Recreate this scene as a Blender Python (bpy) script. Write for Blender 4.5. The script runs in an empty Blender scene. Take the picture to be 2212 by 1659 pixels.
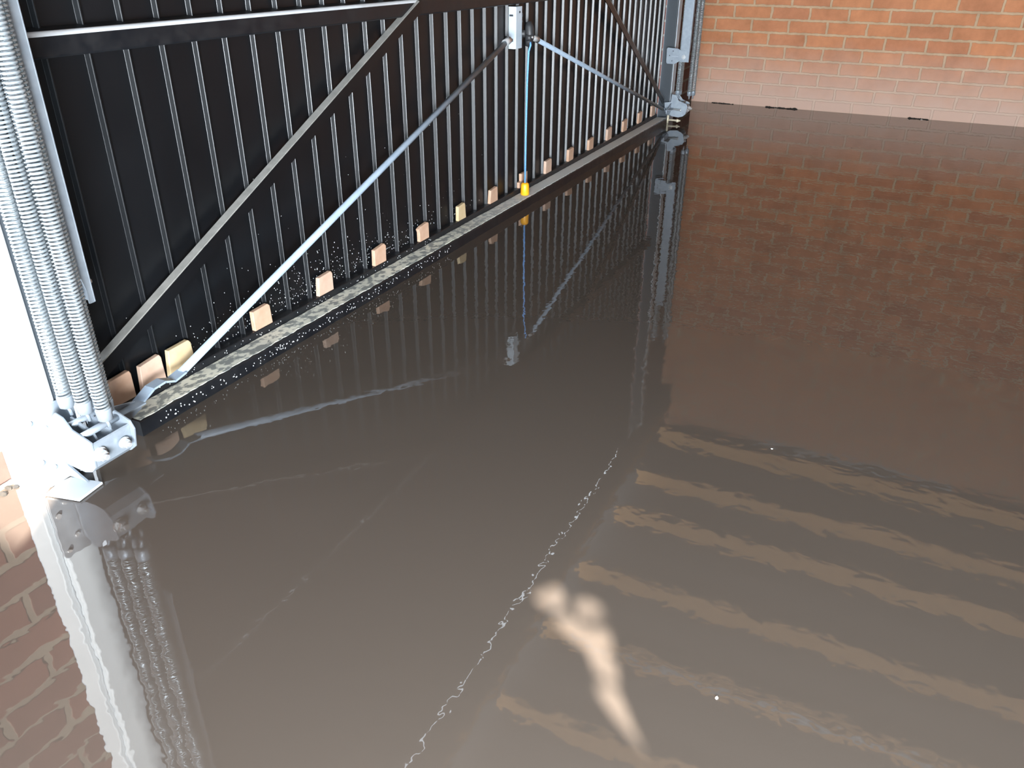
import bpy, bmesh, math, random
from mathutils import Vector, Matrix

random.seed(7)
PI = math.pi
sc = bpy.context.scene
COL = sc.collection

# ------------------------------------------------------------------ camera
cam_d = bpy.data.cameras.new('camera')
cam = bpy.data.objects.new('camera', cam_d)
COL.objects.link(cam)
cam_d.sensor_width = 36.0
cam_d.lens = 36.0 * 1733.37 / 2212.0
cam_d.clip_start = 0.02
CR = Vector((0.43486546, -0.9004712, 0.00660662))
CU = Vector((0.42561912, 0.21199903, 0.87971858))
CF = Vector((0.79356184, 0.37974732, -0.47544882))
m = Matrix((CR, CU, -CF)).transposed().to_4x4()
m.translation = Vector((0.0, -1.35791, 0.87604))
cam.matrix_world = m
sc.camera = cam

# ------------------------------------------------------------------ view, world, sun, daylight
sc.view_settings.view_transform = 'Standard'
sc.view_settings.look = 'None'
sc.view_settings.gamma = 1.0
sc.view_settings.use_curve_mapping = False
sc.view_settings.exposure = 0.0
sc.cycles.use_denoising = True
sc.cycles.use_adaptive_sampling = False
sc.cycles.caustics_reflective = False
sc.cycles.caustics_refractive = False
sc.cycles.denoising_input_passes = 'RGB_ALBEDO_NORMAL'
sc.cycles.max_bounces = 8
sc.cycles.sample_clamp_indirect = 4.0

wd = bpy.data.worlds.new('sky')
sc.world = wd
wd.use_nodes = True
bgn = wd.node_tree.nodes['Background']
bgn.inputs['Color'].default_value = (0.80, 0.90, 1.0, 1)
bgn.inputs['Strength'].default_value = 8.0

SUN_EL = math.radians(30)
SX, SY = 0.857, 0.515                              # horizontal heading of the sunlight
sun_d = bpy.data.lights.new('sun', 'SUN')
sun_d.energy = 76.0
sun_d.angle = math.radians(0.7)
sun_d.color = (1.0, 0.95, 0.88)
sun = bpy.data.objects.new('sun', sun_d)
COL.objects.link(sun)
sdir = Vector((SX * math.cos(SUN_EL), SY * math.cos(SUN_EL), -math.sin(SUN_EL)))
sun.rotation_euler = sdir.to_track_quat('-Z', 'Y').to_euler()
sun.location = (-3, -3, 4)

def area(name, loc, aim, sx, sy, power, col):
    d = bpy.data.lights.new(name, 'AREA')
    d.shape = 'RECTANGLE'; d.size = sx; d.size_y = sy; d.energy = power; d.color = col
    o = bpy.data.objects.new(name, d); COL.objects.link(o)
    o.location = loc
    o.rotation_euler = (Vector(aim) - Vector(loc)).to_track_quat('-Z', 'Y').to_euler()
    return o
area('window_daylight', (-0.80, -0.60, 1.33), (2.0, -0.60, 1.2), 0.86, 1.3, 26.0, (0.55, 0.78, 1.0))
area('added_low_fill', (-0.80, -1.80, 0.48), (3.0, -1.80, 0.48), 1.28, 0.70, 440.0, (0.86, 0.935, 1.0))  # fill lamp in an added low opening, brightens near water and far wall

# ------------------------------------------------------------------ materials
def mat(name, color, rough=0.5, metal=0.0, spec=0.5):
    M = bpy.data.materials.new(name); M.use_nodes = True
    b = M.node_tree.nodes['Principled BSDF']
    b.inputs['Base Color'].default_value = (*color, 1)
    b.inputs['Roughness'].default_value = rough
    b.inputs['Metallic'].default_value = metal
    b.inputs['Specular IOR Level'].default_value = spec
    return M

def nd(M, t, **kw):
    n = M.node_tree.nodes.new(t)
    for k, v in kw.items():
        if hasattr(n, k): setattr(n, k, v)
    return n
def lk(M, a, b): M.node_tree.links.new(a, b)

def ramp(M, fac, stops):
    r = nd(M, 'ShaderNodeValToRGB')
    e = r.color_ramp.elements
    while len(e) < len(stops): e.new(0.5)
    for el, (p, c) in zip(e, stops):
        el.position = p; el.color = (*c, 1)
    lk(M, fac, r.inputs['Fac']); return r

def noise(M, vec, scale, detail=3, rough=0.55):
    n = nd(M, 'ShaderNodeTexNoise')
    n.inputs['Scale'].default_value = scale; n.inputs['Detail'].default_value = detail
    n.inputs['Roughness'].default_value = rough
    lk(M, vec, n.inputs['Vector']); return n

def math_n(M, op, a, b=None):
    n = nd(M, 'ShaderNodeMath', operation=op)
    for i, v in enumerate((a, b)):
        if v is None: continue
        if isinstance(v, (int, float)): n.inputs[i].default_value = v
        else: lk(M, v, n.inputs[i])
    return n.outputs[0]

def mixc(M, fac, a, b, blend='MIX'):
    n = nd(M, 'ShaderNodeMix', data_type='RGBA', blend_type=blend)
    if isinstance(fac, (int, float)): n.inputs[0].default_value = fac
    else: lk(M, fac, n.inputs[0])
    for i, v in ((6, a), (7, b)):
        if isinstance(v, tuple): n.inputs[i].default_value = (*v, 1)
        else: lk(M, v, n.inputs[i])
    return n.outputs[2]

def varied(name, c1, c2, scale, rough=0.5, metal=0.0, spec=0.5, bump=0.0, r2=None, detail=4):
    M = mat(name, c1, rough, metal, spec)
    b = M.node_tree.nodes['Principled BSDF']
    tc = nd(M, 'ShaderNodeTexCoord')
    n = noise(M, tc.outputs['Object'], scale, detail)
    r = ramp(M, n.outputs['Fac'], [(0.35, c1), (0.65, c2)])
    lk(M, r.outputs['Color'], b.inputs['Base Color'])
    if r2 is not None:
        mr = nd(M, 'ShaderNodeMapRange')
        mr.inputs[1].default_value = 0.3; mr.inputs[2].default_value = 0.7
        mr.inputs[3].default_value = rough; mr.inputs[4].default_value = r2
        lk(M, n.outputs['Fac'], mr.inputs[0]); lk(M, mr.outputs[0], b.inputs['Roughness'])
    if bump:
        bp = nd(M, 'ShaderNodeBump'); bp.inputs['Distance'].default_value = bump
        lk(M, n.outputs['Fac'], bp.inputs['Height']); lk(M, bp.outputs[0], b.inputs['Normal'])
    return M

def brick_mat(name, axis, u0, v0, cA, cB, cM, wash=None, joint=0.0082):
    """axis: 'y' uses -y as the course direction, 'x' uses x. Courses rise with z."""
    M = mat(name, cA, 0.9, 0, 0.2)
    b = M.node_tree.nodes['Principled BSDF']
    g = nd(M, 'ShaderNodeNewGeometry')
    sep = nd(M, 'ShaderNodeSeparateXYZ'); lk(M, g.outputs['Position'], sep.inputs[0])
    wob = noise(M, g.outputs['Position'], 22, 2)
    wob2 = noise(M, g.outputs['Position'], 31, 2)
    src = sep.outputs['Y'] if axis == 'y' else sep.outputs['X']
    u = math_n(M, 'ADD', math_n(M, 'MULTIPLY', src, -1.0 if axis == 'y' else 1.0), u0)
    v = math_n(M, 'ADD', sep.outputs['Z'], v0)
    u = math_n(M, 'ADD', u, math_n(M, 'MULTIPLY', math_n(M, 'SUBTRACT', wob.outputs['Fac'], 0.5), 0.014))
    v = math_n(M, 'ADD', v, math_n(M, 'MULTIPLY', math_n(M, 'SUBTRACT', wob2.outputs['Fac'], 0.5), 0.010))
    cmb = nd(M, 'ShaderNodeCombineXYZ'); lk(M, u, cmb.inputs[0]); lk(M, v, cmb.inputs[1])
    br = nd(M, 'ShaderNodeTexBrick')
    br.offset = 0.5; br.offset_frequency = 2
    br.inputs['Scale'].default_value = 1.0
    br.inputs['Brick Width'].default_value = 0.225
    br.inputs['Row Height'].default_value = 0.075
    br.inputs['Mortar Size'].default_value = joint
    br.inputs['Mortar Smooth'].default_value = 0.35
    br.inputs['Bias'].default_value = 0.0
    br.inputs['Color1'].default_value = (*cA, 1); br.inputs['Color2'].default_value = (*cB, 1)
    br.inputs['Mortar'].default_value = (*cM, 1)
    lk(M, cmb.outputs[0], br.inputs['Vector'])
    blot = noise(M, g.outputs['Position'], 9, 5, 0.65)
    r = ramp(M, blot.outputs['Fac'], [(0.3, (0.80, 0.78, 0.76)), (0.7, (1.12, 1.10, 1.08))])
    col = mixc(M, 1.0, br.outputs['Color'], r.outputs['Color'], 'MULTIPLY')
    if wash:
        h0, h1, wc, amt = wash
        wn = noise(M, g.outputs['Position'], 7, 4)
        zz = math_n(M, 'ADD', sep.outputs['Z'], math_n(M, 'MULTIPLY', math_n(M, 'SUBTRACT', wn.outputs['Fac'], 0.5), 0.16))
        mr = nd(M, 'ShaderNodeMapRange'); mr.inputs[1].default_value = h0; mr.inputs[2].default_value = h1
        mr.inputs[3].default_value = amt; mr.inputs[4].default_value = 0.0
        lk(M, zz, mr.inputs[0])
        col = mixc(M, mr.outputs[0], col, wc)
    lk(M, col, b.inputs['Base Color'])
    bp = nd(M, 'ShaderNodeBump'); bp.inputs['Distance'].default_value = 0.004; bp.inputs['Strength'].default_value = 0.7
    inv = math_n(M, 'SUBTRACT', 1.0, br.outputs['Fac'])
    lk(M, math_n(M, 'ADD', inv, math_n(M, 'MULTIPLY', blot.outputs['Fac'], 0.35)), bp.inputs['Height'])
    lk(M, bp.outputs[0], b.inputs['Normal'])
    return M

M_brick_r = brick_mat('orange_brick', 'y', -0.2145 + 0.1125 + 22.5, -0.5119 + 7.5,
                      (0.55, 0.235, 0.115), (0.46, 0.195, 0.105), (0.50, 0.35, 0.225),
                      wash=(0.06, 0.40, (0.53, 0.38, 0.31), 0.85))
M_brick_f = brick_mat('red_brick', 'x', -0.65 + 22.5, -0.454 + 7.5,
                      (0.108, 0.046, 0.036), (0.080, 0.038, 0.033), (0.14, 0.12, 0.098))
M_plaster = varied('rendered_wall', (0.15, 0.14, 0.13), (0.19, 0.18, 0.165), 6, 0.9)
M_ceil = varied('roof_board', (0.10, 0.095, 0.09), (0.13, 0.12, 0.115), 5, 0.9)
M_joist = varied('joist_wood', (0.78, 0.43, 0.18), (0.68, 0.36, 0.14), 12, 0.75)
M_header = varied('dark_header', (0.07, 0.05, 0.035), (0.10, 0.07, 0.05), 8, 0.8)
M_conc = varied('concrete', (0.30, 0.27, 0.24), (0.38, 0.34, 0.30), 14, 0.9)
M_black = varied('black_door_paint', (0.0020, 0.0025, 0.0034), (0.0032, 0.0038, 0.0050), 3.0, 0.36, 0, 0.5, r2=0.42)
M_blackrail = varied('black_rail_paint', (0.0045, 0.0055, 0.0075), (0.009, 0.0095, 0.011), 30, 0.32, 0, 0.5, r2=0.46)
M_flange = varied('flange_grey', (0.20, 0.195, 0.18), (0.27, 0.26, 0.24), 40, 0.55)
M_edge_highlight = varied('edge_highlight', (0.50, 0.52, 0.54), (0.62, 0.65, 0.68), 9, 0.4, 0.2)
M_dark_strip = mat('dark_side_strip', (0.035, 0.042, 0.05), 0.45)
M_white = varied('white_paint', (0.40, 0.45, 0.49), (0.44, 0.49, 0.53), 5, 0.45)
M_galv = varied('galvanised_steel', (0.27, 0.31, 0.355), (0.33, 0.37, 0.415), 40, 0.45, 0.40)
M_spring = varied('spring_steel', (0.40, 0.44, 0.465), (0.48, 0.52, 0.54), 60, 0.36, 0.65)
M_rod = varied('grey_rod', (0.27, 0.34, 0.42), (0.32, 0.39, 0.47), 30, 0.42, 0.05)
M_bolt = varied('zinc_bolt', (0.75, 0.76, 0.77), (0.85, 0.85, 0.85), 60, 0.3, 0.7)
M_latch = varied('latch_white', (0.48, 0.55, 0.61), (0.54, 0.60, 0.66), 20, 0.4)
M_plastic = varied('black_plastic', (0.018, 0.018, 0.02), (0.028, 0.027, 0.028), 30, 0.5)
M_cord = varied('blue_cord', (0.10, 0.30, 0.72), (0.20, 0.45, 0.88), 300, 0.6)
M_orange = varied('orange_plastic', (0.85, 0.36, 0.01), (0.92, 0.43, 0.02), 30, 0.4)
M_brass = varied('cream_zinc', (0.66, 0.58, 0.42), (0.76, 0.68, 0.52), 40, 0.45, 0.3)
M_drop = mat('water_drop', (0.60, 0.62, 0.62), 0.08, 0, 1.0)
M_debris = varied('dark_debris', (0.008, 0.007, 0.006), (0.022, 0.017, 0.012), 80, 0.9)
M_fleck = mat('pale_fleck', (0.85, 0.83, 0.78), 0.6)
M_mark = mat('stamped_mark', (0.36, 0.40, 0.46), 0.5)
M_hole = mat('hole_dark', (0.02, 0.025, 0.03), 0.7)
wood_cols = [((0.47, 0.285, 0.19), (0.52, 0.34, 0.24)), ((0.50, 0.33, 0.24), (0.54, 0.38, 0.29)), ((0.49, 0.36, 0.20), (0.53, 0.41, 0.25))]
M_wood = [varied('packing_wood', a, b, 35, 0.7) for a, b in wood_cols]

# dried mud film on the bottom rail
M_mud = mat('dried_mud', (0.4, 0.4, 0.36), 0.8, 0, 0.25)
_b = M_mud.node_tree.nodes['Principled BSDF']
_g = nd(M_mud, 'ShaderNodeNewGeometry')
_mp = nd(M_mud, 'ShaderNodeMapping'); _mp.inputs['Scale'].default_value = (0.75, 1, 1); lk(M_mud, _g.outputs['Position'], _mp.inputs[0])
_n1 = noise(M_mud, _mp.outputs[0], 66, 3, 0.5); _n2 = noise(M_mud, _g.outputs['Position'], 6, 3)
_r = ramp(M_mud, _n1.outputs['Fac'], [(0.44, (0.27, 0.28, 0.265)), (0.54, (0.74, 0.72, 0.62))])
_r2 = ramp(M_mud, _n2.outputs['Fac'], [(0.3, (0.75, 0.76, 0.76)), (0.7, (1.1, 1.1, 1.08))])
_c = mixc(M_mud, 1.0, _r.outputs['Color'], _r2.outputs['Color'], 'MULTIPLY')
_sx = nd(M_mud, 'ShaderNodeSeparateXYZ'); lk(M_mud, _g.outputs['Position'], _sx.inputs[0])
_mr = nd(M_mud, 'ShaderNodeMapRange'); _mr.inputs[1].default_value = 2.2; _mr.inputs[2].default_value = 3.0
lk(M_mud, _sx.outputs['X'], _mr.inputs[0])
_c = mixc(M_mud, _mr.outputs[0], _c, (0.72, 0.72, 0.69))
lk(M_mud, _c, _b.inputs['Base Color'])

# murky flood water: silty body under a smooth rippled surface
M_water = mat('murky_water', (0.064, 0.0512, 0.0415), 0.012, 0, 0.5)
_b = M_water.node_tree.nodes['Principled BSDF']
_b.inputs['IOR'].default_value = 1.52
_g = nd(M_water, 'ShaderNodeNewGeometry')
_w1 = noise(M_water, _g.outputs['Position'], 26, 2, 0.5); _w2 = noise(M_water, _g.outputs['Position'], 5, 2, 0.5)
_h = math_n(M_water, 'ADD', math_n(M_water, 'MULTIPLY', _w1.outputs['Fac'], 0.30), math_n(M_water, 'MULTIPLY', _w2.outputs['Fac'], 0.18))
_bp = nd(M_water, 'ShaderNodeBump'); _bp.inputs['Distance'].default_value = 0.0008; _bp.inputs['Strength'].default_value = 1.0
lk(M_water, _h, _bp.inputs['Height']); lk(M_water, _bp.outputs[0], _b.inputs['Normal'])

# ------------------------------------------------------------------ mesh builder
class MB:
    def __init__(self): self.bm = bmesh.new()
    def box(self, lo, hi, bev=0.0, seg=2):
        t = bmesh.new(); bmesh.ops.create_cube(t, size=1)
        lo = Vector(lo); hi = Vector(hi)
        for v in t.verts: v.co = Vector(((lo[i] + hi[i]) / 2 + v.co[i] * (hi[i] - lo[i]) for i in range(3)))
        if bev: bmesh.ops.bevel(t, geom=list(t.edges), offset=bev, segments=seg, affect='EDGES', profile=0.5)
        self.add(t); return self
    def add(self, t):
        me = bpy.data.meshes.new('t'); t.to_mesh(me); t.free(); self.bm.from_mesh(me); bpy.data.meshes.remove(me)
    def ring(self, c, ax, r, n, ph=0.0):
        ax = ax.normalized(); q = ax.to_track_quat('Z', 'Y')
        return [self.bm.verts.new(c + q @ Vector((r * math.cos(2 * PI * i / n + ph), r * math.sin(2 * PI * i / n + ph), 0))) for i in range(n)]
    def tube(self, pts, r, n=10, cap=True, smooth=True):
        pts = [Vector(p) for p in pts]; rs = r if isinstance(r, (list, tuple)) else [r] * len(pts)
        prev = None; q = None
        for i, p in enumerate(pts):
            t = (pts[min(i + 1, len(pts) - 1)] - pts[max(i - 1, 0)]).normalized()
            if q is None: q = t.to_track_quat('Z', 'Y')
            else: q = (q @ Vector((0, 0, 1))).rotation_difference(t) @ q
            ring = [self.bm.verts.new(p + q @ Vector((rs[i] * math.cos(2 * PI * k / n), rs[i] * math.sin(2 * PI * k / n), 0))) for k in range(n)]
            if prev:
                for k in range(n):
                    f = self.bm.faces.new((prev[k], prev[(k + 1) % n], ring[(k + 1) % n], ring[k])); f.smooth = smooth
            elif cap: self.bm.faces.new(ring[::-1])
            prev = ring
        if cap: self.bm.faces.new(prev)
        return self
    def prism(self, poly, axis, a, b, bev=0.0):
        """poly: 2-D outline in the two other axes, extruded along axis from a to b"""
        t = bmesh.new()
        def P(u, v, w):
            return {'x': (w, u, v), 'y': (u, w, v), 'z': (u, v, w)}[axis]
        lo = [t.verts.new(P(u, v, a)) for u, v in poly]; hi = [t.verts.new(P(u, v, b)) for u, v in poly]
        n = len(poly)
        t.faces.new(lo); t.faces.new(hi[::-1])
        for i in range(n): t.faces.new((lo[i], hi[i], hi[(i + 1) % n], lo[(i + 1) % n]))
        bmesh.ops.recalc_face_normals(t, faces=t.faces)
        if bev: bmesh.ops.bevel(t, geom=list(t.edges), offset=bev, segments=2, affect='EDGES', profile=0.5)
        self.add(t); return self
    def hexbolt(self, c, ax, r, h, shank=True):
        c = Vector(c); ax = Vector(ax).normalized()
        self.tube([c, c + ax * h * 0.25], r * 1.35, 16, True, False)
        self.tube([c + ax * h * 0.25, c + ax * h * 0.95, c + ax * h], [r, r, r * 0.86], 6, True, False)
        if shank: self.tube([c + ax * h, c + ax * h * 1.5], r * 0.5, 8, True)
        return self

def wloc(o):
    v = Vector((0, 0, 0))
    while o: v = v + Vector(o.location); o = o.parent
    return v

def obj(name, mb, material, parent=None, origin=None, mats=None):
    me = bpy.data.meshes.new(name)
    bmesh.ops.recalc_face_normals(mb.bm, faces=mb.bm.faces)
    mb.bm.to_mesh(me); mb.bm.free()
    o = bpy.data.objects.new(name, me); COL.objects.link(o)
    for M_ in (mats or [material]): me.materials.append(M_)
    if parent is not None:
        o.parent = parent
        off = wloc(parent)
    else:
        if origin is None:
            xs = [v.co for v in me.vertices]
            origin = Vector(((min(v.x for v in xs) + max(v.x for v in xs)) / 2, (min(v.y for v in xs) + max(v.y for v in xs)) / 2, min(v.z for v in xs)))
        off = Vector(origin); o.location = off
    for v in me.vertices: v.co -= off
    return o

def tag(o, label, cat, group=None, kind=None):
    o['label'] = label; o['category'] = cat
    if group: o['group'] = group
    if kind: o['kind'] = kind
    return o
def thing(name, label, cat, loc, group=None):
    o = bpy.data.objects.new(name, None); COL.objects.link(o)
    o.empty_display_size = 0.05; o.location = loc
    return tag(o, label, cat, group)
def struct(name, mb, M_):
    o = obj(name, mb, M_, None, (0, 0, 0)); o['kind'] = 'structure'; return o

XM = 5.57                       # twice the door's middle line
def mx(side, x): return x if side == 0 else XM - x

# ------------------------------------------------------------------ the room
ROOM_Y = -4.6
struct('floor', MB().box((-1.2, ROOM_Y, -0.30), (5.8, 0.25, -0.16)), M_conc)
struct('wall_right', MB().box((5.577, ROOM_Y, -0.16), (5.68, 0.10, 2.487)).box((5.577, ROOM_Y, 2.487), (5.68, -2.10, 2.50)).box((5.577, -0.62, 2.487), (5.68, 0.1, 2.50)), M_brick_r)
mb = MB().box((-0.75, 0.0, -0.16), (0.70, 0.10, 2.47))
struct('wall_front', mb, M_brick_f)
struct('trim_22', MB().box((5.556, -2.15, 2.435), (5.5765, -0.75, 2.486), 0.003), M_white)  # pale strip added under the eaves, standing in for sky light through the gap
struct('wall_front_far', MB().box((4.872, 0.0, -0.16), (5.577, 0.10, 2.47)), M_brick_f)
struct('wall_back', MB().box((-0.76, ROOM_Y - 0.10, -0.16), (5.68, ROOM_Y - 0.001, 2.50)), M_plaster)
# near side wall with its window, plus openings added for sun board and low lamp
DW0, DW1 = -0.985, -0.10
mb = MB()
mb.box((-0.76, ROOM_Y, -0.16), (-0.70, -2.45, 2.47))                       # behind the added low opening
mb.box((-0.76, -2.45, -0.16), (-0.70, -1.15, 0.12))                        # under it
mb.box((-0.76, -1.15, -0.16), (-0.70, DW0, 2.47))                          # between low opening and window
mb.box((-0.76, -2.45, 1.30), (-0.70, -1.15, 2.47)); mb.box((-0.76, -2.45, 0.84), (-0.70, -2.32, 1.30)); mb.box((-0.76, -1.66, 0.84), (-0.70, -1.15, 1.30))
mb.box((-0.76, DW0, 2.00), (-0.70, DW1, 2.47)); mb.box((-0.76, DW0, -0.16), (-0.70, DW1, 0.85)); mb.box((-0.76, DW1, -0.16), (-0.70, 0.0, 2.47))
struct('wall_left', mb, M_plaster)
struct('sun_blocker_wall', MB().box((-1.40, -6.4, -0.16), (-1.28, -0.1, 1.26)), M_plaster)  # unseen wall added outside to keep direct sun out of the low opening
struct('ceiling', MB().box((-0.76, ROOM_Y, 2.50), (5.68, -0.02, 2.54)), M_ceil)
struct('trim_1', MB().box((-0.7, -0.10, 2.13), (5.577, -0.03, 2.36), 0.003), M_header)
struct('trim_21', MB().box((-0.7, -0.112, 2.285), (5.577, -0.101, 2.300)), M_joist)
for i, x in enumerate([0.70, 1.29, 1.89, 2.489, 3.055, 3.585, 4.225, 4.70, 5.30]):
    struct('trim_%d' % (i + 5), MB().box((x - 0.014, ROOM_Y, 2.38), (x + 0.014, -0.104, 2.497), 0.003), M_joist)
c = MB().tube([(2.972, -0.30, 2.368), (2.974, -1.6, 2.368), (2.99, -3.2, 2.368)], 0.010, 12)
obj('ceiling_conduit', c, M_white)
tag(bpy.data.objects['ceiling_conduit'], 'thin white conduit running along under the ceiling joists', 'conduit')

# unseen board added in the side wall, holes shaped to cast the sun patch
def to_sun_mask(x, y):
    k = (x + 0.705) / SX
    return (y - k * SY, k * math.tan(SUN_EL))
blob = [
    [(0.895, -1.010), (0.862, -0.985), (0.846, -1.000), (0.850, -1.030), (0.868, -1.040), (0.888, -1.030)],
    [(0.880, -1.050), (0.893, -1.075), (0.878, -1.100), (0.856, -1.085), (0.850, -1.060)],
    [(0.848, -1.045), (0.838, -1.080), (0.845, -1.120), (0.815, -1.135), (0.790, -1.110), (0.806, -1.075), (0.826, -1.030)],
    [(0.806, -1.120), (0.790, -1.150), (0.758, -1.160), (0.762, -1.125), (0.784, -1.105)],
    [(0.752, -1.138), (0.748, -1.165), (0.715, -1.190), (0.672, -1.225), (0.690, -1.195), (0.715, -1.158), (0.735, -1.135)],
]
def sun_mask_board():
    """thin board with the patch-shaped holes, cut as a grid of cells around them"""
    mbv = MB()
    polys = [[to_sun_mask(x, y) for x, y in pl] for pl in blob]
    def inside(p, pl):
        r = False; j = len(pl) - 1
        for i in range(len(pl)):
            (xi, yi), (xj, yj) = pl[i], pl[j]
            if (yi > p[1]) != (yj > p[1]) and p[0] < (xj - xi) * (p[1] - yi) / (yj - yi) + xi: r = not r
            j = i
        return r
    y0, y1, z0, z1, s = -2.34, -1.64, 0.842, 1.32, 0.0045
    hy0 = min(p[0] for pl in polys for p in pl) - s; hy1 = max(p[0] for pl in polys for p in pl) + s
    hz0 = min(p[1] for pl in polys for p in pl) - s; hz1 = max(p[1] for pl in polys for p in pl) + s
    for lo, hi in (((y0, z0), (hy0, z1)), ((hy1, z0), (y1, z1)), ((hy0, z0), (hy1, hz0)), ((hy0, hz1), (hy1, z1))):
        mbv.box((-0.715, lo[0], lo[1]), (-0.702, hi[0], hi[1]))
    ny = int((hy1 - hy0) / s) + 1; nz = int((hz1 - hz0) / s) + 1
    sy = (hy1 - hy0) / ny; sz = (hz1 - hz0) / nz
    for j in range(nz):
        z = hz0 + (j + 0.5) * sz; run = None
        for i in range(ny + 1):
            solid = i < ny and not any(inside((hy0 + (i + 0.5) * sy, z), pl) for pl in polys)
            if solid and run is None: run = i
            if not solid and run is not None:
                mbv.box((-0.710, hy0 + run * sy, hz0 + j * sz), (-0.707, hy0 + i * sy, hz0 + (j + 1) * sz)); run = None
    return mbv
vb = struct('trim_3', sun_mask_board(), M_plaster)  # unseen board added to cast the sun patch, not a real trim

# flood water
def water():
    t = MB()
    t.box((-0.698, ROOM_Y, -0.155), (5.576, -0.0005, 0.0))
    return t
w = obj('flood_water', water(), M_water, None, (2.4, -2.3, -0.155))
tag(w, 'murky brown flood water covering the whole garage floor', 'water', None, 'stuff')

# ------------------------------------------------------------------ door frame posts
for s, nm in ((0, 'trim_2'), (1, 'trim_20')):
    a, b = sorted((mx(s, 0.714), mx(s, 0.778)))
    mb = MB().box((a, -0.070, -0.15), (b, -0.001, 2.20), 0.003)
    a, b = sorted((mx(s, 0.700), mx(s, 0.7139)))
    mb.box((a, -0.056, -0.15), (b, -0.001, 2.20), 0.002)
    o = struct(nm, mb, M_white)
    a, b = sorted((mx(s, 0.7782), mx(s, 0.790)))
    obj('dark_side_strip', MB().box((a, -0.066, -0.15), (b, -0.001, 2.20), 0.002), M_dark_strip, o)  # dark strip along the opening side of each post

# ------------------------------------------------------------------ the garage door
DX0, DX1 = 0.868, 4.765
door = thing('garage_door', 'wide black ribbed up-and-over garage door closed above the flood', 'garage door', (2.785, 0, -0.05))
def door_panel():
    prof = [(DX0, 0.010), (DX0, 0.0)]
    i = -1
    while True:
        xr = 0.976 + 0.0852 * i; xl = xr - 0.0062; i += 1
        if xl < DX0 + 0.006: continue
        if xr > DX1 - 0.006: break
        prof += [(xr - 0.0052, 0.0), (xr - 0.0046, -0.0008), (xr - 0.0018, -0.0088), (xr - 0.0009, -0.0101), (xr + 0.0006, -0.0104), (xr + 0.0016, -0.0096), (xr + 0.0042, 0.0)]
    prof += [(DX1, 0.0), (DX1, 0.010)]
    t = MB(); bm = t.bm
    lo = [bm.verts.new((x, y, -0.02)) for x, y in prof]; hi = [bm.verts.new((x, y, 2.185)) for x, y in prof]
    for k in range(len(prof) - 1): bm.faces.new((lo[k], lo[k + 1], hi[k + 1], hi[k]))
    back_lo = [bm.verts.new((x, 0.012, -0.02)) for x in (DX0, DX1)]; back_hi = [bm.verts.new((x, 0.012, 2.185)) for x in (DX0, DX1)]
    bm.faces.new((back_lo[0], back_lo[1], back_hi[1], back_hi[0]))
    return t
obj('panel', door_panel(), M_black, door)
def rail_profile(t, pts, x0, x1): t.prism(pts, 'x', x0, x1)
# middle rail: front face, rounded upper edge, flat top running back to the panel
RIB = 0.0852
arc = lambda cy, cz, r, a0, a1, n=5: [(cy + r * math.cos(math.radians(a0 + (a1 - a0) * i / n)), cz + r * math.sin(math.radians(a0 + (a1 - a0) * i / n))) for i in range(n + 1)]
t = MB(); t.prism([(-0.0005, 0.712), (-0.036, 0.712)] + arc(-0.036, 0.716, 0.004, 270, 180, 3) + arc(-0.033, 0.7455, 0.007, 180, 90, 6) + [(-0.0005, 0.7575)], 'x', DX0 + 0.004, DX1 - 0.004)
mrail = obj('middle_rail', t, M_blackrail, door)
t = MB(); t.prism(arc(-0.033, 0.7455, 0.0082, 178, 92, 8) + arc(-0.033, 0.7455, 0.0071, 92, 178, 8), 'x', DX0 + 0.005, 2.125)  # highlight painted as a pale strip along the rail's front edge
we = obj('edge_highlight', t, M_edge_highlight, mrail); we['label'] = 'painted pale highlight strip on the black rail edge'
# bottom rail: back lip, ledge, rounded nose, front face under water
t = MB(); t.prism([(-0.0005, -0.06), (-0.0005, 0.052), (-0.022, 0.052), (-0.0235, 0.0505), (-0.0245, 0.034)] + arc(-0.080, 0.030, 0.004, 90, 180, 4) + [(-0.084, -0.06)], 'x', 0.925, 4.70)
rail = obj('bottom_rail', t, M_blackrail, door)
t = MB(); bm = t.bm
N = 420; prevv = None
for i in range(N + 1):
    x = 0.93 + (4.695 - 0.93) * i / N
    f = -0.0795 + random.uniform(-0.002, 0.002); k = -0.0260 + random.uniform(-0.001, 0.001)
    cur = [bm.verts.new((x, f, 0.0342)), bm.verts.new((x, k, 0.0342)), bm.verts.new((x, k + 0.0006 - 0.0012, 0.0352)), bm.verts.new((x, f + 0.0012, 0.0352))]
    if prevv:
        for a in range(4): bm.faces.new((prevv[a], prevv[(a + 1) % 4], cur[(a + 1) % 4], cur[a]))
    prevv = cur
md = obj('dried_mud', t, M_mud, rail); md['label'] = 'blotchy dried grey mud on the rail top'
# diagonal braces: an angle bar with a paler grey upper flange
def brace(p0, p1):
    p0 = Vector(p0); p1 = Vector(p1); d = (p1 - p0).normalized(); n = Vector((-d.z, 0, d.x))
    if n.z < 0: n = -n
    web = MB(); fl = MB()
    def bar(mbx, y0, y1, h0, h1):
        q = [p0 + n * h0, p1 + n * h0, p1 + n * h1, p0 + n * h1]
        mbx.prism([(v.x, v.z) for v in q], 'y', y0, y1)
    bar(web, -0.048, -0.0445, -0.028, 0.0); bar(fl, -0.0475, -0.027, 0.0002, 0.003)
    b_ = obj('diagonal_brace', web, M_black, door)
    obj('upper_flange', fl, M_flange, b_)
brace((0.880, -0.048, 0.157), (2.120, -0.048, 0.748))
brace((4.737, -0.048, 0.127), (3.600, -0.048, 0.745))
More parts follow.
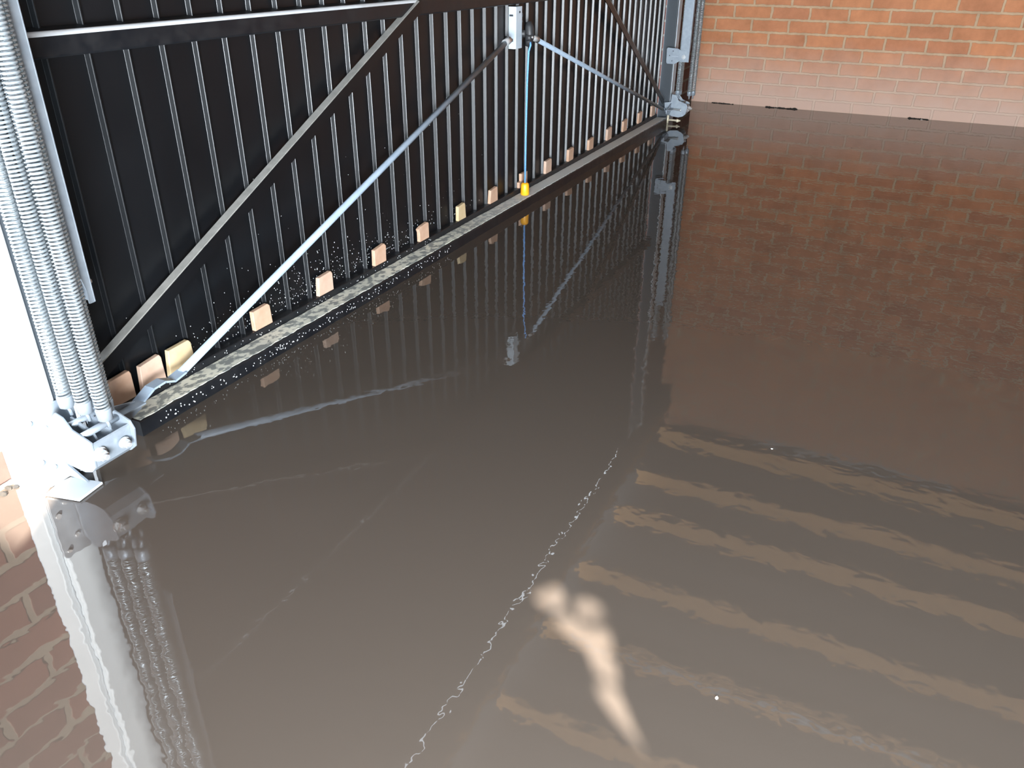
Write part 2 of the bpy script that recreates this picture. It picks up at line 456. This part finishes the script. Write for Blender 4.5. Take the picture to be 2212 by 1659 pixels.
# lock case with its folded cover, notches and keeper screw
lc = MB()
lc.prism([(2.783, -0.001), (2.783, -0.026), (2.787, -0.030), (2.835, -0.030), (2.839, -0.026), (2.839, -0.001)], 'z', 0.566, 0.703)
lock = obj('lock_case', lc, M_latch, door)
t = MB()
for z0, z1 in ((0.668, 0.680), (0.650, 0.656), (0.596, 0.604)): t.box((2.8385, -0.031, z0), (2.8405, -0.020, z1))
for z0, z1 in ((0.672, 0.678), (0.590, 0.600)): t.box((2.7815, -0.020, z0), (2.784, -0.006, z1))
t.tube([(2.815, -0.0302, 0.685), (2.815, -0.0312, 0.685)], 0.004, 12)
obj('notch', t, M_hole, lock)
# release handle beside the lock case
t = MB()
t.tube([(2.852, -0.004, 0.612), (2.852, -0.040, 0.612)], 0.013, 14)
t.tube([(2.856, -0.046, 0.652), (2.856, -0.050, 0.635), (2.855, -0.052, 0.610), (2.853, -0.050, 0.585), (2.852, -0.046, 0.570)], [0.010, 0.016, 0.017, 0.014, 0.008], 12)
t.tube([(2.848, -0.046, 0.600), (2.848, -0.064, 0.600)], [0.015, 0.012], 14)
hd = obj('release_handle', t, M_plastic, door)
obj('pin', MB().tube([(2.848, -0.064, 0.602), (2.848, -0.068, 0.602)], 0.004, 10), M_bolt, hd)
# tie rods from the lock to the bottom corners
def rod(pts, r=0.0088):
    return MB().tube(pts, r, 14)
t = rod([(2.640, -0.060, 0.599), (1.060, -0.070, 0.081)])
tr = obj('tie_rod', t, M_rod, door)
t = MB()
for a, b in (((1.062, 0.083), (1.030, 0.077)), ((1.031, 0.077), (1.006, 0.087)), ((1.007, 0.087), (0.975, 0.085)), ((0.976, 0.085), (0.938, 0.067))):
    av = Vector((a[0], 0, a[1])); bv = Vector((b[0], 0, b[1])); d = (bv - av).normalized(); n = Vector((-d.z, 0, d.x)) * 0.0022
    t.prism([(av.x + n.x, av.z + n.z), (bv.x + n.x, bv.z + n.z), (bv.x - n.x, bv.z - n.z), (av.x - n.x, av.z - n.z)], 'y', -0.084, -0.058)
obj('flattened_end', t, M_rod, tr)
def clip(p, dx):
    c_ = MB().tube([(p[0] - dx * 0.004, p[1], p[2]), (p[0] + dx * 0.030, p[1], p[2] + 0.008)], [0.012, 0.0115], 14)
    c_.tube([(p[0] + dx * 0.032, p[1], p[2] + 0.006), (p[0] + dx * 0.075, -0.028, p[2] + 0.010)], 0.007, 10)
    return c_
obj('ball_joint', clip((2.640, -0.060, 0.599), 1), M_bolt, tr)
t = rod([(2.900, -0.060, 0.590), (4.683, -0.060, 0.083)])
tr2 = obj('tie_rod', t, M_rod, door)
obj('ball_joint', MB().tube([(2.905, -0.060, 0.589), (2.872, -0.056, 0.598)], [0.0115, 0.009], 14), M_bolt, tr2)
obj('flattened_end', MB().prism([(4.680, 0.088), (4.712, 0.079), (4.711, 0.074), (4.679, 0.083)], 'y', -0.072, -0.050), M_rod, tr2)

# splashed droplets on the lower door and the rail
t = MB()
def drop(p, r, ax):
    ic = bmesh.new(); bmesh.ops.create_icosphere(ic, subdivisions=1, radius=r)
    for v in ic.verts:
        c_ = v.co.copy(); c_ += 0 * c_
        if ax == 'y': v.co = Vector((c_.x * random.uniform(.8, 1.1), c_.y * 0.5, c_.z * random.uniform(.9, 1.4)))
        else: v.co = Vector((c_.x, c_.y, c_.z * 0.5))
    for f in ic.faces: f.smooth = True
    for v in ic.verts: v.co += Vector(p)
    t.add(ic)
nd_ = 0
while nd_ < 520:
    x = random.gauss(1.62, 0.36)
    if not 1.10 < x < 2.75: continue
    z = 0.056 + abs(random.gauss(0, 0.048)) * (1.0 if x < 2 else 0.8)
    ph = ((x - 0.976) / 0.0852) % 1.0
    if ph > 0.93 or ph < 0.06: continue
    drop((x, -0.0006, z), random.choice((0.0007, 0.0009, 0.0012, 0.0016)), 'y'); nd_ += 1
for _ in range(34): drop((random.uniform(1.0, 2.6), -0.0006, random.uniform(0.1, 0.42)), random.uniform(0.0006, 0.0011), 'y')
for _ in range(190): drop((random.uniform(0.97, 2.2), -0.0846, random.uniform(0.008, 0.026)), random.uniform(0.0008, 0.0020), 'y')
for _ in range(70): drop((random.uniform(0.97, 2.2), -0.0243, random.uniform(0.038, 0.048)), random.uniform(0.0008, 0.0016), 'y')
dr = obj('water_droplets', t, M_drop)
tag(dr, 'tiny splashed water droplets beading on the lower black door', 'droplets', None, 'stuff')

# ------------------------------------------------------------------ pull cord with its weight
pc = thing('pull_cord', 'bright blue pull cord hanging from the lock with an orange weight', 'cord', (2.826, -0.055, 0.036))
t = MB().tube([(2.848, -0.058, 0.588), (2.842, -0.062, 0.575), (2.834, -0.0585, 0.555), (2.830, -0.056, 0.45), (2.827, -0.055, 0.25), (2.826, -0.055, 0.080)], 0.0034, 8)
obj('cord', t, M_cord, pc)
t = MB().tube([(2.826, -0.055, 0.0362), (2.826, -0.055, 0.040), (2.826, -0.055, 0.076), (2.826, -0.055, 0.082), (2.826, -0.055, 0.083)], [0.0155, 0.0172, 0.0158, 0.0125, 0.006], 20)
obj('weight', t, M_orange, pc)

# ------------------------------------------------------------------ packing blocks on the rail lip
BX = [0.949, 1.028, 1.107, 1.367, 1.621, 1.880, 2.128, 2.379, 2.626, 2.888, 3.135, 3.382, 3.635, 3.890, 4.131, 4.387, 4.624]
ORD = ['first', 'second', 'third', 'fourth', 'fifth', 'sixth', 'seventh', 'eighth', 'ninth', 'tenth', 'eleventh', 'twelfth', 'thirteenth', 'fourteenth', 'fifteenth', 'sixteenth', 'last']
BLAB = {
    0: 'pinkish wood packing block on the door rail, half behind the bright nearest springs',
    1: 'pink wood packing block second from the nearest springs, just above the rod end',
    2: 'pale yellow wood packing block partly crossed by the grey tie rod',
    3: 'orange-stained pink block standing alone just past the grey tie rod',
    4: 'pink packing block fifth along the rail from the nearest springs',
    5: 'pink packing block sixth along the rail from the nearest springs',
    6: 'notched pink packing block seventh along the rail, bitten corner and brown stain',
    7: 'straw yellow packing block eighth along the rail from the nearest springs',
    8: 'narrow pink packing block two before the blue pull cord',
    9: 'stepped pink packing block right behind the blue pull cord',
    10: 'pink packing block first past the orange cord weight toward the far wall',
    11: 'pink packing block second past the orange cord weight toward the far wall',
    12: 'pink packing block third past the orange cord weight toward the far wall',
    13: 'pink packing block fourth past the orange cord weight toward the far wall',
    14: 'small pink packing block third from the far end of the rail',
    15: 'small pink packing block second from the far end of the rail',
    16: 'small pink packing block at the far end of the rail, nearest the far brick wall'}
BLAB[8] = 'narrow pink packing block first before the blue pull cord'
for i, x in enumerate(BX):
    hw = 0.031; z0, z1 = 0.0524, 0.105
    if i in (1, 2): z1 = 0.114
    if i == 0: z1 = 0.112
    if i == 2: hw = 0.034
    if i in (7,): hw = 0.027
    if i >= 13: z1 = 0.110
    j = [random.uniform(-0.003, 0.003) for _ in range(8)]
    pl = [(x - hw + j[0], z0), (x + hw + j[1], z0), (x + hw + j[2], z1 - 0.006), (x + hw - 0.006, z1 + 0.001 + j[3] * 0.4), (x - hw + 0.003 + j[4], z1 - 0.003 + j[5])]
    if i == 6: pl = [(x - hw + 0.006, z0), (x + hw, z0), (x + hw, z1 - 0.004), (x + hw - 0.006, z1), (x - hw + 0.016, z1 - 0.004), (x - hw, z1 - 0.010), (x - hw + 0.006, z1 - 0.022)]
    if i == 9: pl = [(x - hw - 0.012, z0), (x + hw, z0), (x + hw, z1), (x - hw + 0.006, z1), (x - hw + 0.006, z0 + 0.024), (x - hw - 0.012, z0 + 0.022)]
    t = MB(); t.prism(pl, 'y', -0.0225, -0.0108, 0.0014)
    M_ = M_wood[2] if i in (2, 7) else M_wood[(i + (i // 3)) % 2]
    o = obj('packing_block', t, M_)
    tag(o, BLAB[i], 'wood block', 'wooden packing blocks along the door rail')

# ------------------------------------------------------------------ side gear
def coil_mesh(R=0.0108, wire=0.0023, z0=0.0, z1=1.20, pitch=0.0064, seg=11, n=5):
    t = MB(); turns = int((z1 - z0) / pitch); pts = []
    for k in range(turns * seg + 1):
        a = 2 * PI * k / seg
        pts.append((R * math.cos(a), R * math.sin(a), z0 + pitch * k / seg))
    t.tube(pts, wire, n)
    return t
proto = thing('lifting_spring', 'x', 'spring', (0, 0, 0), 'galvanised lifting springs beside the door')
obj('coil', coil_mesh(), M_spring, proto)
def cap_mb(z, up):
    t = MB(); s_ = 1 if up else -1
    t.tube([(0, 0, z + s_ * 0.010), (0, 0, z + s_ * 0.006), (0, 0, z - s_ * 0.012), (0, 0, z - s_ * 0.015)], [0.0135, 0.0138, 0.0125, 0.008], 16)
    t.tube([(0, 0, z - s_ * 0.014), (0.003, 0, z - s_ * 0.022), (0.004, 0, z - s_ * 0.032)], 0.0035, 8)
    return t
obj('end_cap', cap_mb(0.0, True), M_galv, proto)
obj('end_cap', cap_mb(1.20, False), M_galv, proto)
first = [True]
def spring(x, y, z, label, grp):
    if first[0]:
        first[0] = False; o = proto
    else:
        o = proto.copy(); COL.objects.link(o)
        for ch in proto.children:
            c_ = ch.copy(); COL.objects.link(c_); c_.parent = o
    o.location = (x, y, z); o['label'] = label; o['group'] = grp
    return o
G1 = 'lifting springs beside the white frame post'
spring(0.770, -0.115, 0.172, 'near steel lifting spring closest to the white frame post', G1)
spring(0.795, -0.102, 0.172, 'slimmer-looking spring tucked behind the one closest to the white post', G1)
spring(0.777, -0.150, 0.165, 'middle steel lifting spring of the near bright bundle, front one', G1)
spring(0.803, -0.138, 0.165, 'steel spring tucked behind the middle front spring of the near bundle', G1)
spring(0.784, -0.190, 0.158, 'front steel lifting spring of the near bundle, overlapping the pink block', G1)
spring(0.806, -0.168, 0.158, 'spring behind the front one, beside the end of the galvanised arm', G1)
G2 = 'lifting springs by the far brick wall'
spring(4.775, -0.113, 0.165, 'thin far spring below the small perforated plate, nearer the camera of its pair', G2)
spring(4.803, -0.116, 0.165, 'thin far spring below the small perforated plate, rear of its pair', G2)
spring(4.775, -0.180, 0.165, 'thin far spring between galvanised arm and orange brick wall, front of its pair', G2)
spring(4.803, -0.194, 0.165, 'thin far spring against the orange brick wall, rear of its pair', G2)

def gear(s):
    # lifting arm: a channel with a tapered foot, bolted to a small plate
    nm = 'near' if s == 0 else 'far'
    arm = thing('lifting_lever', ('pale galvanised lifting arm rising behind the near bright springs' if s == 0 else
                'pale galvanised lifting arm in front of the orange brick wall'), 'lifting arm', (mx(s, 0.84), -0.12, 0.335), 'galvanised lifting arms')
    t = MB()
    xw = 0.853 if s == 0 else 0.855
    x0, x1 = xw - 0.0255, xw
    dy = 0.022 if s == 0 else 0.0
    ya, yb = -0.170 + dy, -0.120 + dy
    t2 = lambda a, b: tuple(sorted((mx(s, a), mx(s, b))))
    a, b = t2(x1 - 0.003, x1); t.box((a, ya, 0.335), (b, yb, 1.12), 0.001)
    for yy in (ya, yb - 0.003):
        a, b = t2(x0, x1 - 0.003)
        pl = [(mx(s, x1 - 0.003), 0.335), (mx(s, x0 + 0.013), 0.335), (mx(s, x0 + 0.013), 0.360), (mx(s, x0), 0.420), (mx(s, x0), 1.12), (mx(s, x1 - 0.003), 1.12)]
        t.prism(pl, 'y', yy, yy + 0.003)
    obj('channel', t, M_galv, arm)
    # plate
    px = x1 + 0.0005
    a, b = t2(px, px + 0.003)
    pl = [(-0.052, 0.323), (-0.046, 0.329), (-0.043, 0.400), (-0.049, 0.407), (-0.108, 0.404), (-0.121, 0.396), (-0.150, 0.394), (-0.150, 0.345), (-0.124, 0.341), (-0.092, 0.322)]
    pl = [(y + dy * 0.5, z) for y, z in pl]
    pt = obj('hinge_plate', MB().prism(pl, 'x', a, b, 0.0008), M_galv, arm)
    e = mx(s, px + 0.003); e2 = mx(s, px + 0.0036)
    for y, z in ((-0.080, 0.390), (-0.062, 0.366), (-0.078, 0.339)): obj('hole', MB().tube([(e, y, z), (e2, y, z)], 0.0028, 10), M_hole, pt)
    a, b = sorted((e, e2)); obj('slot', MB().box((a, -0.112, 0.361), (b, -0.074, 0.365)), M_mark, pt)
    sg = 1 if s == 0 else -1
    obj('bolt', MB().hexbolt((e, -0.143 + dy, 0.362), (sg, 0, 0), 0.0085, 0.010), M_bolt, arm)

    # pivot bracket at the foot of the post
    br = thing('pivot_bracket', ('bright galvanised pivot bracket with bolts under the near springs' if s == 0 else
               'small galvanised pivot bracket at the far corner beneath the far springs'), 'bracket', (mx(s, 0.79), -0.12, 0.0), 'pivot brackets at the door feet')
    a, b = t2(0.700, 0.806)
    t = MB(); t.prism([(mx(s, 0.706), 0.012), (mx(s, 0.722), 0.002), (mx(s, 0.806), 0.002), (mx(s, 0.806), 0.156), (mx(s, 0.716), 0.160), (mx(s, 0.704), 0.150)], 'y', -0.0765, -0.0722, 0.001)
    mp = obj('mounting_plate', t, M_galv, br)
    for x, z in ((0.716, 0.142), (0.716, 0.060), (0.740, 0.120), (0.735, 0.040)):
        obj('rivet', MB().tube([(mx(s, x), -0.0766, z), (mx(s, x), -0.0800, z)], 0.005, 12), M_bolt, mp)
    outl = [(-0.078, 0.130), (-0.078, 0.052), (-0.100, 0.040), (-0.140, 0.036), (-0.160, 0.042), (-0.173, 0.055), (-0.179, 0.108), (-0.168, 0.113), (-0.134, 0.124), (-0.118, 0.145), (-0.100, 0.150)]
    a, b = t2(0.752, 0.756); obj('side_plate', MB().prism(outl, 'x', a, b, 0.0008), M_galv, br)
    a, b = t2(0.834, 0.838)
    outl2 = [(-0.052, 0.112), (-0.058, 0.064), (-0.100, 0.040), (-0.140, 0.036), (-0.164, 0.043), (-0.180, 0.056), (-0.188, 0.096), (-0.180, 0.112), (-0.134, 0.128), (-0.118, 0.156), (-0.092, 0.160), (-0.088, 0.118)]
    obj('side_plate', MB().prism(outl2, 'x', a, b, 0.0008), M_galv, br)
    # curved front between the side plates
    t = MB(); fr = [(-0.100, 0.040), (-0.140, 0.036), (-0.160, 0.042), (-0.173, 0.055), (-0.178, 0.103)]
    inn = [(y + 0.003, z + 0.002) for y, z in fr]
    a, b = t2(0.7565, 0.8335); t.prism(fr + inn[::-1], 'x', a, b)
    obj('front_plate', t, M_galv, br)
    # spring hanger rollers and webs inside
    t = MB()
    for y, z in ((-0.112, 0.120), (-0.150, 0.112)):
        t.tube([(mx(s, 0.757), y, z), (mx(s, 0.833), y, z)], 0.0065, 12)
    a, b = t2(0.778, 0.782); t.prism([(-0.085, 0.060), (-0.170, 0.070), (-0.150, 0.110), (-0.100, 0.128)], 'x', a, b)
    a, b = t2(0.806, 0.810); t.prism([(-0.085, 0.055), (-0.172, 0.070), (-0.160, 0.105), (-0.110, 0.122)], 'x', a, b)
    obj('spring_hanger', t, M_galv, br)
    obj('bolt', MB().hexbolt((mx(s, 0.764), -0.176, 0.080), (0, -1, -0.1), 0.0105, 0.014), M_bolt, br)
    obj('bolt', MB().hexbolt((mx(s, 0.815), -0.178, 0.076), (0, -1, -0.1), 0.0085, 0.011), M_bolt, br)
    # pivot arm reaching to the door corner
    t = MB()
    t.prism([(mx(s, 0.838), 0.064), (mx(s, 0.880), 0.050), (mx(s, 0.905), 0.058), (mx(s, 0.930), 0.066), (mx(s, 0.928), 0.086), (mx(s, 0.872), 0.100), (mx(s, 0.838), 0.112)], 'y', -0.094, -0.090, 0.0008)
    a, b = t2(0.868, 0.926); t.box((a, -0.116, 0.084), (b, -0.090, 0.0875), 0.0008)
    obj('pivot_arm', t, M_galv, br)
    obj('pivot_pin', MB().tube([(mx(s, 0.846), -0.096, 0.082), (mx(s, 0.846), -0.150, 0.079), (mx(s, 0.846), -0.156, 0.079)], [0.006, 0.006, 0.009], 12), M_bolt, br)
    if s == 0:
        t = MB(); t.prism([(0.733, -0.080), (0.757, -0.084), (0.772, -0.150), (0.715, -0.158), (0.700, -0.090)], 'z', 0.001, 0.006, 0.001)
        obj('foot_plate', t, M_white, br)
        t = MB(); t.prism([(-0.0785, 0.0065), (-0.128, 0.0065), (-0.0785, 0.034)], 'x', 0.758, 0.762)
        obj('gusset', t, M_galv, br)
    else:
        t = MB()
        t.tube([(4.745, -0.078, 0.045), (4.745, -0.076, -0.010)], 0.0062, 12)
        t.tube([(4.745, -0.078, 0.016), (4.745, -0.110, 0.017), (4.745, -0.126, 0.016), (4.745, -0.130, 0.016), (4.745, -0.138, 0.016), (4.745, -0.142, 0.016), (4.745, -0.152, 0.017)], [0.0055, 0.0055, 0.0055, 0.010, 0.010, 0.005, 0.004], 12)
        obj('foot_pin', t, M_brass, br)
gear(0); gear(1)

# ------------------------------------------------------------------ waterline debris and flecks
def clump(name, pts, label, rs):
    t = MB()
    for (x, y) in pts:
        ic = bmesh.new(); bmesh.ops.create_icosphere(ic, subdivisions=1, radius=1.0)
        r = random.uniform(*rs)
        for v in ic.verts: v.co = Vector((x + v.co.x * r * random.uniform(.6, 1.2), y + v.co.y * r * random.uniform(.8, 1.8), 0.001 + v.co.z * r * random.uniform(.4, .9)))
        t.add(ic)
    o = obj(name, t, M_debris); tag(o, label, 'debris', 'debris at the waterline')
clump('leaf_debris', [(5.566 + random.uniform(-.004, .004), -0.145 - 0.012 * k) for k in range(12)], 'thin dark debris line at the far wall nearest the springs', (0.003, 0.008))
clump('leaf_debris', [(5.564 + random.uniform(-.006, .006), -0.50 - 0.013 * k) for k in range(15)], 'thickest dark clump of debris along the far brick waterline', (0.005, 0.012))
clump('leaf_debris', [(5.566 + random.uniform(-.004, .004), -1.34 - 0.012 * k) for k in range(9)], 'dark debris at the far waterline beside a white speck', (0.004, 0.009))
clump('leaf_debris', [(0.60 + 0.014 * k + random.uniform(-.004, .004), -0.012 + random.uniform(-.008, .006)) for k in range(8)], 'dark debris gathered at the brick beside the white post foot', (0.005, 0.010))
def fleck(x, y, r, label):
    ic = bmesh.new(); bmesh.ops.create_icosphere(ic, subdivisions=1, radius=r)
    for v in ic.verts: v.co = Vector((x + v.co.x * random.uniform(.5, 1.2), y + v.co.y * random.uniform(.5, 1.2), 0.0005 + v.co.z * 0.3))
    t = MB(); t.add(ic)
    tag(obj('floating_fleck', t, M_fleck), label, 'fleck', 'pale flecks on the water')
fleck(0.790, -1.286, 0.0034, 'tiny white fleck floating beside the bright patch of sunlight')
fleck(1.448, -1.244, 0.0026, 'tiny white fleck floating near the reflected wall top')
fleck(5.550, -1.405, 0.0075, 'small white speck floating at the far brick waterline')
